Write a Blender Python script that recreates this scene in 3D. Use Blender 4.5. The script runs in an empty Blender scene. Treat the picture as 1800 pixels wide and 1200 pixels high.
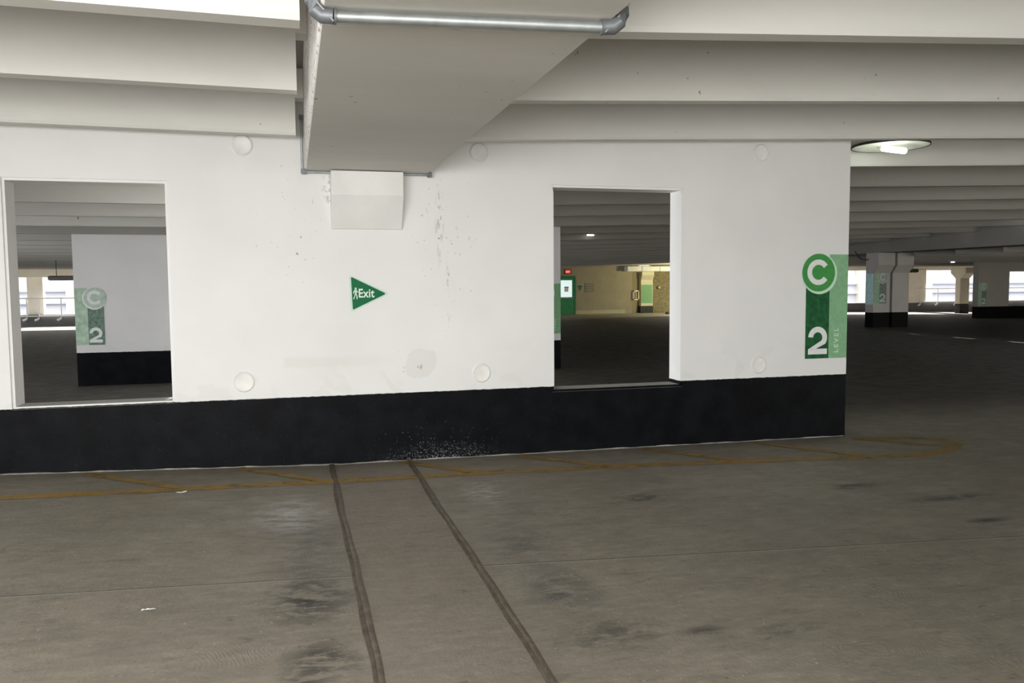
import bpy, bmesh, math, random
from mathutils import Vector, Matrix
random.seed(7)
PI = math.pi
scene = bpy.context.scene
COL = scene.collection
D = 7.344            # near wall front face
DB = 7.594           # near wall back face
WY = 16.48           # second wall front face
FY = 41.0            # far open facade

# ------------------------------------------------------------------ materials
def s2l(c):
    return tuple(((v/255)/12.92 if v/255 <= .04045 else ((v/255+.055)/1.055)**2.4) for v in c)

class NT:
    def __init__(s, name):
        s.m = bpy.data.materials.new(name); s.m.use_nodes = True
        s.t = s.m.node_tree; s.t.nodes.clear()
        s.out = s.n('ShaderNodeOutputMaterial'); s.b = s.n('ShaderNodeBsdfPrincipled')
        s.l(s.b.outputs[0], s.out.inputs[0])
        s.pos = s.n('ShaderNodeNewGeometry').outputs['Position']
    def n(s, k): return s.t.nodes.new(k)
    def l(s, a, b): s.t.links.new(a, b)
    def put(s, sock, v):
        if hasattr(v, 'links') or isinstance(v, bpy.types.NodeSocket): s.l(v, sock)
        else: sock.default_value = v
    def math(s, op, a, b=0.0, c=0.0, clamp=False):
        n = s.n('ShaderNodeMath'); n.operation = op; n.use_clamp = clamp
        s.put(n.inputs[0], a); s.put(n.inputs[1], b); s.put(n.inputs[2], c); return n.outputs[0]
    def vmath(s, op, a, b):
        n = s.n('ShaderNodeVectorMath'); n.operation = op
        s.put(n.inputs[0], a); s.put(n.inputs[1], b); return n
    def noise(s, scale, detail=4, rough=.55, vec=None, dist=0.0, stretch=None):
        n = s.n('ShaderNodeTexNoise'); n.inputs['Scale'].default_value = scale
        n.inputs['Detail'].default_value = detail; n.inputs['Roughness'].default_value = rough
        n.inputs['Distortion'].default_value = dist
        v = vec if vec is not None else s.pos
        if stretch: v = s.vmath('MULTIPLY', v, stretch).outputs[0]
        s.l(v, n.inputs['Vector']); return n.outputs['Fac']
    def ramp(s, v, a, b, lo=0.0, hi=1.0):
        n = s.n('ShaderNodeMapRange'); n.clamp = True
        s.put(n.inputs[0], v); n.inputs[1].default_value = a; n.inputs[2].default_value = b
        n.inputs[3].default_value = lo; n.inputs[4].default_value = hi; return n.outputs[0]
    def mix(s, f, a, b, mode='MIX'):
        n = s.n('ShaderNodeMix'); n.data_type = 'RGBA'; n.blend_type = mode
        s.put(n.inputs[0], f)
        for i, v in ((6, a), (7, b)):
            if isinstance(v, tuple): n.inputs[i].default_value = (*v[:3], 1)
            else: s.l(v, n.inputs[i])
        return n.outputs[2]
    def sep(s, v=None):
        n = s.n('ShaderNodeSeparateXYZ'); s.l(v if v is not None else s.pos, n.inputs[0]); return n.outputs
    def blob(s, c, r, soft=.5):
        d = s.vmath('SUBTRACT', s.pos, (*c, 0) if len(c) == 2 else c).outputs[0]
        d = s.vmath('MULTIPLY', d, tuple(0 if q == 0 else 1/q for q in r)).outputs[0]
        ln = s.vmath('LENGTH', d, (0, 0, 0)).outputs['Value']
        return s.ramp(ln, 1.0, 1.0-soft, 0, 1)
    def bump(s, h, strength=.2, dist=.01):
        n = s.n('ShaderNodeBump'); n.inputs['Strength'].default_value = strength
        n.inputs['Distance'].default_value = dist; s.l(h, n.inputs['Height'])
        s.l(n.outputs[0], s.b.inputs['Normal'])
    def color(s, c):
        if isinstance(c, tuple): s.b.inputs['Base Color'].default_value = (*c[:3], 1)
        else: s.l(c, s.b.inputs['Base Color'])
    def rough(s, v): s.put(s.b.inputs['Roughness'], v)

def simple(name, col, rough=.6, var=.12, scale=6., metal=0., bump=0., emit=None, spec=.3):
    m = NT(name)
    a = tuple(x*(1-var) for x in col); b = tuple(min(1, x*(1+var)) for x in col)
    m.color(m.mix(m.ramp(m.noise(scale), .3, .7), a, b)); m.rough(rough)
    m.b.inputs['Metallic'].default_value = metal
    m.b.inputs['Specular IOR Level'].default_value = spec
    if bump: m.bump(m.noise(scale*8), bump, .01)
    if emit:
        m.b.inputs['Emission Color'].default_value = (*emit[0], 1)
        m.b.inputs['Emission Strength'].default_value = emit[1]
    return m.m

WHITE = (.765, .762, .748)
def wall_mat(name, band, white=WHITE, marks=False, black=(.0050, .0056, .0068)):
    m = NT(name); x, y, z = m.sep()
    nz = m.sep(m.n('ShaderNodeNewGeometry').outputs['Normal'])[2]
    big = m.ramp(m.noise(1.1, 3), .3, .7)
    c = m.mix(big, tuple(v*.96 for v in white), tuple(v*1.03 for v in white))
    patch = m.ramp(m.noise(2.2, 2, .4, dist=1.5), .56, .60)
    lowz = m.ramp(z, 1.15, .7)
    c = m.mix(m.math('MULTIPLY', m.math('MULTIPLY', patch, lowz), .35), c, tuple(v*.88 for v in white))
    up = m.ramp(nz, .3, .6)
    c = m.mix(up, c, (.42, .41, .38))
    edge = m.math('ADD', z, m.math('MULTIPLY', m.math('SUBTRACT', m.noise(18, 3), .5), .012))
    if marks:
        # rusty drip line, specks and a scraped repair patch on the painted face
        drip = m.noise(26, 4, .7, stretch=(1, 1, .28))
        band1 = m.math('MULTIPLY', m.blob((1.30, D, 2.15), (.05, 9, .42), .7), m.ramp(drip, .50, .60))
        band2 = m.math('MULTIPLY', m.blob((1.385, D, 1.60), (.035, 9, .45), .7), m.ramp(drip, .57, .64))
        c = m.mix(m.math('MULTIPLY', band1, .55), c, (.30, .19, .13))
        c = m.mix(m.math('MULTIPLY', band2, .6), c, (.22, .19, .17))
        sp = m.ramp(m.noise(34, 2, .6, stretch=(1, 1, .6)), .70, .73)
        reg = m.math('MAXIMUM', m.blob((1.35, D, 1.9), (.38, 9, .95), .8), m.blob((-.05, D, 2.1), (.35, 9, .7), .8))
        reg = m.math('MAXIMUM', reg, m.blob((1.05, D, .93), (.28, 9, .18), .6))
        c = m.mix(m.math('MULTIPLY', m.math('MULTIPLY', sp, reg), .8), c, (.16, .14, .12))
        fa = m.math('MULTIPLY', m.blob((.33, D, 2.45), (.08, 9, .22), .6), m.ramp(m.noise(30, 3), .52, .6))
        c = m.mix(m.math('MULTIPLY', fa, .5), c, (.3, .25, .2))
        rp = m.ramp(m.math('ADD', m.blob((1.11, D, .89), (.20, 9, .19), 1.0), m.math('MULTIPLY', m.math('SUBTRACT', m.noise(5, 3), .5), .9)), .26, .32)
        c = m.mix(m.math('MULTIPLY', rp, .42), c, (.66, .645, .61))
        chip = m.math('MULTIPLY', m.blob((1.02, D, .875), (.13, 9, .09), .3), m.ramp(m.noise(14, 3), .60, .63))
        c = m.mix(m.math('MULTIPLY', chip, .8), c, (.36, .32, .26))
        stripe = m.math('MULTIPLY', m.ramp(m.math('ABSOLUTE', m.math('SUBTRACT', z, m.math('ADD', .90, m.math('MULTIPLY', m.noise(3, 2), .05)))), .06, .03), m.math('MULTIPLY', m.ramp(x, -.12, -.08), m.ramp(x, .95, .4)))
        c = m.mix(m.math('MULTIPLY', stripe, .3), c, (.66, .64, .58))
    below = m.math('MULTIPLY', m.ramp(edge, band+.003, band-.003), m.math('SUBTRACT', 1.0, up))
    b = m.mix(m.ramp(m.noise(5, 5), .35, .7), tuple(v*.75 for v in black), tuple(v*1.5 for v in black))
    if marks:
        fl = m.ramp(m.noise(62, 2, .5), .68, .72)
        r1 = m.math('MULTIPLY', m.blob((1.25, D, .05), (.75, 9, .34), 1.0), 1.0)
        fl2 = m.ramp(m.noise(95, 2, .5), .58, .66)
        r2 = m.blob((1.28, D, .0), (.60, 9, .16), .9)
        k = m.math('MAXIMUM', m.math('MULTIPLY', fl, m.math('ADD', .05, r1)), m.math('MULTIPLY', fl2, r2))
        b = m.mix(m.math('MULTIPLY', k, .8), b, (.35, .35, .36))
    c = m.mix(below, c, b)
    m.color(c); m.rough(m.mix(below, (.62,)*3, (.5,)*3)); m.b.inputs['Specular IOR Level'].default_value = .06
    m.bump(m.math('ADD', m.noise(9, 5), m.math('MULTIPLY', m.noise(60, 3), .25)), .12, .01)
    return m.m

def floor_mat():
    m = NT('floor_concrete'); x, y, z = m.sep()
    base = (.262, .236, .188)
    n1 = m.ramp(m.noise(.8, 5, .6), .3, .7)
    c = m.mix(n1, tuple(v*.86 for v in base), tuple(v*1.12 for v in base))
    st = m.ramp(m.noise(3.4, 8, .72, dist=.5, stretch=(.5, 1.6, 1)), .40, .66)
    c = m.mix(m.math('MULTIPLY', st, .55), c, (.165, .150, .122))
    li = m.ramp(m.noise(2.1, 5, .6, stretch=(.5, 1.2, 1)), .60, .75)
    c = m.mix(m.math('MULTIPLY', li, .35), c, (.35, .325, .265))
    # mottled red-brown tint
    c = m.mix(m.math('MULTIPLY', m.ramp(m.noise(1.3, 3), .5, .7), .22), c, (.24, .185, .15))
    # the narrow poured strip is browner
    strip = m.math('MULTIPLY', m.ramp(x, .29, .31), m.ramp(x, 1.0, .98))
    c = m.mix(m.math('MULTIPLY', m.math('MULTIPLY', strip, m.ramp(y, 7.34, 7.3)), .6), c, m.mix(n1, (.195, .165, .132), (.24, .208, .168)))
    mo = m.noise(13, 8, .72, stretch=(.6, 1.4, 1))
    c = m.mix(m.math('MULTIPLY', m.ramp(mo, .46, .62), .38), c, (.15, .138, .115))
    c = m.mix(m.math('MULTIPLY', m.ramp(mo, .44, .34), .30), c, (.36, .335, .28))
    stk = m.ramp(m.noise(5.5, 7, .7, dist=.3, stretch=(.45, 1.9, 1)), .58, .66)
    c = m.mix(m.math('MULTIPLY', stk, .42), c, (.115, .105, .088))
    fine = m.noise(8, 8, .75, dist=.5, stretch=(.7, 1.5, 1))
    def dark(ctr, r, col, k, lo=.42, hi=.62):
        nonlocal c
        f = m.math('MULTIPLY', m.blob(ctr, (r[0], r[1], 0), .95), m.ramp(fine, lo, hi))
        c = m.mix(m.math('MULTIPLY', f, k), c, col)
    BLK = (.022, .022, .021)
    dark((.06, 4.7), (.34, 1.1), (.10, .095, .085), .8, .36, .6)
    dark((.03, 4.15), (.26, .40), BLK, .95, .45, .54)
    dark((.07, 3.45), (.20, .26), BLK, .95, .45, .54)
    dark((-.02, 3.2), (.15, .2), BLK, .9, .45, .54)
    dark((.12, 5.3), (.20, .5), (.11, .11, .10), .8)
    dark((1.32, 3.95), (.26, .45), (.06, .06, .058), .95, .38, .6)
    dark((1.36, 3.38), (.36, .22), BLK, .9, .40, .6)
    dark((1.32, 4.75), (.28, .7), (.10, .097, .09), .85, .38, .6)
    dark((1.5, 5.5), (.35, .5), (.12, .118, .108), .6)
    dark((2.5, 5.55), (.4, .18), (.04, .038, .034), .85, .46, .56)
    dark((4.30, 5.45), (.32, .12), (.035, .033, .03), .95, .44, .54)
    dark((4.75, 4.95), (.55, .10), (.045, .042, .038), .9, .40, .52)
    dark((4.55, 4.40), (.22, .07), (.035, .033, .03), .95, .34, .46)
    dark((1.80, 3.30), (.16, .06), (.04, .036, .03), .9, .36, .48)
    dark((2.2, 3.22), (.24, .07), (.04, .036, .03), .8, .42, .54)
    dark((3.1, 3.8), (1.4, .6), (.11, .10, .082), .8, .56, .64)
    dark((-1.2, 4.3), (1.2, .5), (.11, .10, .085), .7, .56, .64)
    dark((-1.6, 5.2), (.8, .4), (.11, .10, .085), .7, .54, .64)
    white = m.math('MULTIPLY', m.blob((-.06, 5.75), (.34, .62, 0), .9), m.ramp(m.noise(10, 8, .75, stretch=(.5, 1.3, 1)), .42, .58))
    c = m.mix(m.math('MULTIPLY', white, .75), c, (.50, .50, .49))
    white = m.math('MULTIPLY', m.blob((1.38, 6.0), (.22, .45, 0), .9), m.ramp(m.noise(17, 8, .75, stretch=(.5, 1.2, 1)), .45, .57))
    c = m.mix(m.math('MULTIPLY', white, .7), c, (.48, .48, .46))
    # pale grit flecks and dark spots
    fle = m.math('MULTIPLY', m.ramp(m.noise(46, 2, .5), .72, .745), m.ramp(m.noise(1.7, 2), .42, .56))
    c = m.mix(m.math('MULTIPLY', fle, .6), c, (.6, .59, .55))
    spt = m.ramp(m.noise(15, 4, .65, stretch=(.7, 1.4, 1)), .655, .70)
    c = m.mix(m.math('MULTIPLY', spt, .6), c, (.10, .092, .08))
    # saw-cut lines
    def cut(x0, y0, x1, y1, w=.007):
        nonlocal c
        s = (y1-y0)/(x1-x0)
        ln = m.math('SUBTRACT', m.math('SUBTRACT', y, y0), m.math('MULTIPLY', m.math('SUBTRACT', x, x0), s))
        inx = m.math('MULTIPLY', m.ramp(x, x0-.005, x0+.005), m.ramp(x, x1+.005, x1-.005))
        f = m.math('MULTIPLY', m.ramp(m.math('ABSOLUTE', ln), w, w*.4), inx)
        c = m.mix(m.math('MULTIPLY', f, .75), c, (.085, .077, .063))
        f = m.math('MULTIPLY', m.ramp(m.math('ABSOLUTE', m.math('ADD', ln, w*1.6)), w, w*.4), inx)
        c = m.mix(m.math('MULTIPLY', f, .5), c, (.36, .34, .29))
    cut(-7, 4.60, .29, 4.445, .009); cut(1.0, 4.425, 9, 3.57, .010)
    # shade beyond the wall put into the floor colour, fading towards the facade
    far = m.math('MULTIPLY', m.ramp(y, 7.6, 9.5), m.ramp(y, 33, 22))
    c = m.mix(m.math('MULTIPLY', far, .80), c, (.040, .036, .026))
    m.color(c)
    m.rough(m.ramp(m.noise(4, 4), .3, .7, .5, .72)); m.b.inputs['Specular IOR Level'].default_value = .3
    # trowel swirls
    v = m.n('ShaderNodeTexVoronoi'); v.inputs['Scale'].default_value = 2.3; m.l(m.vmath('MULTIPLY', m.pos, (1, 1.1, 0)).outputs[0], v.inputs['Vector'])
    rings = m.math('SINE', m.math('ADD', m.math('MULTIPLY', v.outputs['Distance'], 170), m.math('MULTIPLY', m.noise(6, 4), 34)))
    rings = m.math('MULTIPLY', rings, m.ramp(m.noise(1.9, 4), .52, .68))
    h = m.math('ADD', m.math('MULTIPLY', rings, .11), m.math('ADD', m.math('MULTIPLY', m.noise(2.5, 4, stretch=(.6, 1.2, 1)), 3.0), m.math('MULTIPLY', m.noise(30, 5, .7), .8)))
    m.bump(h, .32, .012)
    return m.m

def ceil_mat(name, col, pits=True, rust=False):
    m = NT(name)
    c = m.mix(m.ramp(m.noise(1.4, 5, .6, stretch=(.4, 1, 1)), .3, .7), tuple(v*.93 for v in col), tuple(v*1.05 for v in col))
    if pits:
        p = m.ramp(m.noise(20, 2, .5, stretch=(.8, 1, .8)), .745, .765)
        p = m.math('MULTIPLY', p, m.ramp(m.noise(.9, 2), .42, .55))
        c = m.mix(m.math('MULTIPLY', p, .75), c, (.13, .12, .10))
    if rust:
        p = m.ramp(m.noise(30, 5, .75, stretch=(1, .7, 1)), .545, .60)
        x = m.sep()[0]
        k = m.ramp(x, .135, .122)
        c = m.mix(k, c, (.86, .83, .79))
        c = m.mix(m.math('MULTIPLY', m.math('MULTIPLY', p, k), .75), c, (.17, .10, .07))
        # pale horizontal form line scratches on the soffit
        y = m.sep()[1]
        f = m.math('MULTIPLY', m.ramp(m.math('ABSOLUTE', m.math('SUBTRACT', y, m.math('MULTIPLY_ADD', x, -.12, 3.27))), .006, .003), m.ramp(m.noise(5, 2, stretch=(1, 0, 0)), .45, .5))
        c = m.mix(m.math('MULTIPLY', f, .7), c, (.8, .79, .76))
        lf = m.ramp(y, 6.62, 6.66)
        c = m.mix(m.math('MULTIPLY', lf, .16), c, (.75, .74, .70))
    m.color(c); m.rough(.75); m.b.inputs['Specular IOR Level'].default_value = .2
    m.bump(m.math('ADD', m.noise(5, 4), m.math('MULTIPLY', m.noise(45, 3), .3)), .10, .01)
    return m.m

M = {}
M['wall'] = wall_mat('white_and_black_wall_paint', .622, marks=True)
M['wall2'] = wall_mat('grey_white_wall_paint', .40, white=(.74, .735, .73))
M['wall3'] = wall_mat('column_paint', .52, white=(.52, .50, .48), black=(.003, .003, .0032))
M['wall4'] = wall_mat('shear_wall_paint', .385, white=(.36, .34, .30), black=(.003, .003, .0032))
M['wall5'] = wall_mat('beige_column_paint', .30, white=(.66, .60, .48), black=(.05, .05, .052))
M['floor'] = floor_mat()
M['stem'] = ceil_mat('beam_paint', (.70, .688, .648))
M['stem_shaded'] = ceil_mat('shaded_beam_paint', (.34, .328, .295))  # beam colour darkened to carry the shade of the bays beyond the wall
M['slab'] = ceil_mat('slab_paint', (.25, .24, .22), pits=False)  # slab colour lowered to put more shade between the beams
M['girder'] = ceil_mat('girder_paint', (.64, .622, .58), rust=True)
M['girder_shaded'] = ceil_mat('shaded_girder_paint', (.27, .26, .24))  # darker copy of the girder colour, shade of the right bay painted in
M['corbel'] = simple('corbel_paint', (.74, .73, .71), .6, .05, 3)
M['caulk'] = simple('pale_caulk', (.34, .33, .30), .8, .3, 12, bump=.4)
M['joint'] = simple('joint_sealant', (.135, .112, .084), .55, .35, 9, bump=.5)
M['darkgap'] = simple('dark_joint_gap', (.085, .071, .053), .8, .4, 14)
M['steel'] = simple('galvanised_steel', (.36, .385, .385), .5, .15, 14, metal=.75)
M['fitting'] = simple('grey_cast_fitting', (.17, .18, .19), .5, .2, 20, metal=.5)
M['darkmetal'] = simple('dark_metal', (.03, .03, .028), .5)
M['signgreen'] = simple('sign_green', (.012, .135, .054), .4, .08, 20)
M['signwhite'] = simple('sign_pale_green_white', (.66, .80, .70), .4, .03, 20)
M['signborder'] = simple('sign_border', (.56, .70, .60), .45, .03, 20)
M['cgreen'] = simple('circle_green', (.060, .285, .072), .6, .12, 30)
M['lgreen'] = simple('light_green', (.235, .44, .25), .6, .09, 22)
M['dgreen'] = simple('dark_green', (.018, .098, .036), .6, .35, 18)
M['cwhite'] = simple('letter_white', (.76, .77, .76), .6, .03, 20)
M['cpale'] = simple('pale_ring', (.56, .74, .60), .6, .04, 20)
M['fgreen'] = simple('faded_green', (.36, .47, .40), .5, .3, 24)
M['flight'] = simple('faded_light_green', (.33, .50, .37), .5, .25, 14)
M['fdark'] = simple('faded_dark_green', (.16, .24, .19), .5, .4, 26)
M['fwhite'] = simple('faded_white', (.60, .62, .61), .6, .08, 20)
M['wgreen'] = simple('flare_washed_green', (.50, .60, .53), .4, .16, 14)  # left sign's colours lightened to carry the flare washing over it
M['wlight'] = simple('flare_washed_light_green', (.45, .60, .47), .4, .22, 10)
M['wwhite'] = simple('flare_washed_white', (.78, .82, .80), .5, .06, 20)
M['teal'] = simple('pale_teal_panel', (.60, .86, .90), .35, .15, 10)
M['plug'] = simple('plug_paint', (.80, .785, .76), .6, .06, 10)
M['plugrim'] = simple('plug_rim_paint', (.72, .705, .68), .6, .06, 10)
M['beige'] = simple('beige_wall_paint', (.30, .265, .19), .7, .08, 2)
M['beigelow'] = simple('pale_beige_base', (.42, .39, .28), .7, .08, 3)
M['facade'] = simple('facade_concrete', (.80, .75, .65), .7, .06, 2)
M['parapet'] = simple('parapet_grey', (.14, .14, .145), .7, .12, 2)
M['rail'] = simple('white_painted_rail', (.80, .80, .80), .4, .03, 8)
M['doorgreen'] = simple('door_green', (.012, .20, .065), .4, .12, 6)
M['doorframe'] = simple('door_frame_green', (.009, .14, .048), .4, .12, 6)
M['pane'] = simple('bright_door_glass', (.70, .85, .86), .15, .03, 4, emit=((.75, .95, 1.0), .62))
M['notice'] = simple('paper_notice', (.75, .70, .66), .7, .05, 30)
M['ink'] = simple('grey_ink', (.10, .09, .09), .7)
M['exitred'] = simple('exit_red', (.45, .02, .02), .4, .05, 10, emit=((1, .05, .04), .35))
M['exitlit'] = simple('exit_letters', (.9, .4, .35), .4, .03, 10, emit=((1, .35, .28), 1.0))
M['block'] = simple('block_wall', (.23, .20, .115), .85, .35, 14, bump=.4)
M['grayboard'] = simple('grey_board', (.20, .18, .15), .6, .2, 30)
M['cabinet'] = simple('cream_metal', (.66, .62, .46), .4, .06, 8)
M['glassdark'] = simple('cabinet_glass', (.10, .10, .07), .1, .1, 8, spec=.5)
M['redcan'] = simple('extinguisher_paint', (.45, .32, .22), .4, .1, 8)
M['curb'] = simple('yellow_curb_paint', (.36, .22, .055), .7, .25, 6)
M['walk'] = simple('kerb_concrete', (.27, .25, .20), .8, .12, 4)
M['green_tube'] = simple('dark_green_tube', (.05, .065, .04), .5, .2, 8)
M['grey_tube'] = simple('grey_tube', (.13, .12, .11), .5, .2, 8)
M['lampmetal'] = simple('lamp_pan', (.62, .62, .56), .35, .08, 12)
M['lamprim'] = simple('lamp_rim_dark', (.035, .032, .025), .5, .2, 12)
M['tube'] = simple('glowing_tube', (.9, .9, .9), .3, .01, 4, emit=((.93, 1.0, .90), 6.0))
M['tube_dim'] = simple('dim_tube', (.9, .95, .8), .3, .01, 4, emit=((.90, 1.0, .62), 1.3))
M['nbwall'] = simple('neighbour_wall', (.70, .70, .76), .8, .03, 1)
M['nbledge'] = simple('neighbour_ledge', (.55, .55, .62), .8, .03, 1)
M['ground'] = simple('outside_ground', (.06, .06, .06), .9, .1, 1)

for k_ in ('signgreen', 'signwhite', 'signborder', 'cgreen', 'lgreen', 'dgreen', 'cwhite', 'cpale'):
    next(n_ for n_ in M[k_].node_tree.nodes if n_.type == 'BSDF_PRINCIPLED').inputs['Specular IOR Level'].default_value = .08

def yellow_mat():
    m = NT('worn_yellow_paint')
    w = m.ramp(m.noise(5.5, 6, .7), .36, .62)
    c = m.mix(m.math('MULTIPLY', w, .8), (.33, .20, .045), (.24, .19, .11))
    m.color(c); m.rough(.7); m.b.inputs['Specular IOR Level'].default_value = .2
    m.bump(m.noise(30, 5), .25, .01)
    # patches where the paint has worn through
    tr = m.n('ShaderNodeBsdfTransparent'); mx = m.n('ShaderNodeMixShader')
    m.l(m.ramp(m.noise(7, 6, .75, stretch=(1, 1.5, 1)), .52, .66, 0, .85), mx.inputs[0])
    m.l(m.b.outputs[0], mx.inputs[1]); m.l(tr.outputs[0], mx.inputs[2]); m.l(mx.outputs[0], m.out.inputs[0])
    return m.m
M['yellow'] = yellow_mat()

# ------------------------------------------------------------------ mesh helpers
class MB:
    def __init__(s): s.b = bmesh.new()
    def box(s, x0, x1, y0, y1, z0, z1, bev=0):
        vs = [s.b.verts.new(p) for p in ((x0,y0,z0),(x1,y0,z0),(x1,y1,z0),(x0,y1,z0),(x0,y0,z1),(x1,y0,z1),(x1,y1,z1),(x0,y1,z1))]
        fs = [s.b.faces.new([vs[i] for i in f]) for f in ((3,2,1,0),(4,5,6,7),(0,1,5,4),(1,2,6,5),(2,3,7,6),(3,0,4,7))]
        if bev:
            es = list({e for f in fs for e in f.edges})
            bmesh.ops.bevel(s.b, geom=es, offset=bev, segments=2, affect='EDGES')
        return s
    def prism(s, pts, axis, a, b):
        """extrude a 2-D outline along an axis: X -> pts are (y,z), Y -> (x,z), Z -> (x,y)"""
        f = {'X': lambda p, t: (t, p[0], p[1]), 'Y': lambda p, t: (p[0], t, p[1]), 'Z': lambda p, t: (p[0], p[1], t)}[axis]
        A = [s.b.verts.new(f(p, a)) for p in pts]; B = [s.b.verts.new(f(p, b)) for p in pts]
        n = len(pts); s.b.faces.new(A[::-1]); s.b.faces.new(B)
        for i in range(n): s.b.faces.new((A[i], A[(i+1) % n], B[(i+1) % n], B[i]))
        return s
    def loft(s, rings, cap=True):
        R = [[s.b.verts.new(p) for p in r] for r in rings]; n = len(R[0])
        for a, b in zip(R, R[1:]):
            for i in range(n): s.b.faces.new((a[i], a[(i+1) % n], b[(i+1) % n], b[i]))
        if cap: s.b.faces.new(R[0][::-1]); s.b.faces.new(R[-1])
        return s
    def tube(s, path, r, n=12):
        path = [Vector(p) for p in path]; rings = []
        up = Vector((0, 0, 1))
        for i, p in enumerate(path):
            t = (path[min(i+1, len(path)-1)] - path[max(i-1, 0)]).normalized()
            a = t.cross(up if abs(t.z) < .9 else Vector((0, 1, 0))).normalized(); b = t.cross(a)
            rr = r[i] if isinstance(r, (list, tuple)) else r
            rings.append([p + (a*math.cos(2*PI*k/n) + b*math.sin(2*PI*k/n))*rr for k in range(n)])
        return s.loft(rings)
    def disc(s, c, r, n=40, y=None, th=.003):
        return s.prism([(c[0]+r*math.cos(2*PI*k/n), c[1]+r*math.sin(2*PI*k/n)) for k in range(n)], 'Y', y-th, y)
    def arc(s, c, r0, r1, a0, a1, y, th=.002, n=36):
        o = [(c[0]+r1*math.cos(a0+(a1-a0)*k/n), c[1]+r1*math.sin(a0+(a1-a0)*k/n)) for k in range(n+1)]
        i = [(c[0]+r0*math.cos(a0+(a1-a0)*k/n), c[1]+r0*math.sin(a0+(a1-a0)*k/n)) for k in range(n+1)]
        for k in range(n): s.prism([o[k], o[k+1], i[k+1], i[k]], 'Y', y-th, y)
        return s
    def torus(s, c, R, r, n=40, k=8):
        """ring facing -Y"""
        rings = []
        for i in range(n+1):
            a = 2*PI*i/n
            rings.append([(c[0]+(R+r*math.cos(2*PI*j/k))*math.cos(a), c[1]+r*math.sin(2*PI*j/k), c[2]+(R+r*math.cos(2*PI*j/k))*math.sin(a)) for j in range(k)])
        return s.loft(rings, cap=False)
    def lathe(s, prof, c, n=40, cap=True):
        """(r,z) profile about the vertical axis through c"""
        rings = [[(c[0]+max(r, 1e-4)*math.cos(2*PI*k/n), c[1]+max(r, 1e-4)*math.sin(2*PI*k/n), c[2]+z) for k in range(n)] for r, z in prof]
        return s.loft(rings, cap)
    def build(s, name, mat, parent=None, smooth=False, bevel=0):
        bmesh.ops.recalc_face_normals(s.b, faces=s.b.faces)
        me = bpy.data.meshes.new(name); s.b.to_mesh(me); s.b.free(); me.materials.append(mat)
        if smooth:
            for p in me.polygons: p.use_smooth = True
            me.set_sharp_from_angle(angle=math.radians(40))
        o = bpy.data.objects.new(name, me); COL.objects.link(o)
        if parent:
            o.parent = parent; o.matrix_parent_inverse = Matrix.Translation(-Vector(parent.location))
        if bevel:
            md = o.modifiers.new('bevel', 'BEVEL'); md.width = bevel; md.segments = 2; md.limit_method = 'ANGLE'
        return o

def tag(o, label, cat, group=None):
    o['label'] = label; o['category'] = cat
    if group: o['group'] = group
    return o
def thing(name, loc, label, cat, group=None):
    o = bpy.data.objects.new(name, None); o.location = loc; o.empty_display_size = .1
    COL.objects.link(o); return tag(o, label, cat, group)
def struct(o): o['kind'] = 'structure'; return o
def text_mesh(name, body, size, loc, mat, parent, rot=(PI/2, 0, 0), bold=0., sx=1., space=1.):
    cu = bpy.data.curves.new(name, 'FONT'); cu.body = body; cu.size = size; cu.offset = bold; cu.extrude = .0008
    cu.align_x = 'LEFT'; cu.space_character = space
    t = bpy.data.objects.new(name+'_source', cu); COL.objects.link(t)
    dg = bpy.context.evaluated_depsgraph_get(); dg.update()
    me = bpy.data.meshes.new_from_object(t.evaluated_get(dg)); me.name = name
    bpy.data.objects.remove(t); bpy.data.curves.remove(cu)
    from mathutils import Euler
    me.transform(Matrix.Translation(loc) @ Euler(rot).to_matrix().to_4x4() @ Matrix.Diagonal((sx, 1, 1, 1)))
    me.materials.clear(); me.materials.append(mat)
    o = bpy.data.objects.new(name, me); COL.objects.link(o)
    if parent: o.parent = parent; o.matrix_parent_inverse = Matrix.Translation(-Vector(parent.location))
    return o

# ------------------------------------------------------------------ floor
def lin(t, k):
    """piecewise-linear table"""
    if k <= t[0][0]: return t[0][1]
    for (a, u), (b, v) in zip(t, t[1:]):
        if k <= b: return u+(v-u)*(k-a)/(b-a)
    return t[-1][1]
NEARX = [(-6, .22), (.3, 0), (6, -.0456)]
FARX = [(8, -.22), (13, 0), (20, 0), (45, -.375)]
def floorz(x, y):
    n = lin(NEARX, x); f = lin(FARX, x)
    if x < 8: f = -.22 + .10*max(0, min(1, (y-16.4)/24.6))
    t = max(0, min(1, (y-7.6)/8.8))
    return n+(f-n)*t
xs = sorted(set([-18, -14, -10, -8, -6, -4.5, .3, 8, 13, 20, 45, 52] + [round(-4+.5*i, 2) for i in range(25)] + [10, 15, 17, 24, 28, 32, 36, 40]))
ys = sorted(set([-10, -6, -3, 7.6, 16.4, 41, 41.4] + [round(.5*i, 2) for i in range(16)] + [8.5, 10, 12, 14, 20, 24, 28, 32, 36]))
b = bmesh.new(); V = [[b.verts.new((x, y, floorz(x, y))) for x in xs] for y in ys]
for j in range(len(ys)-1):
    for i in range(len(xs)-1): b.faces.new((V[j][i], V[j][i+1], V[j+1][i+1], V[j+1][i]))
m = MB(); m.b = b; struct(m.build('floor', M['floor']))

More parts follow.
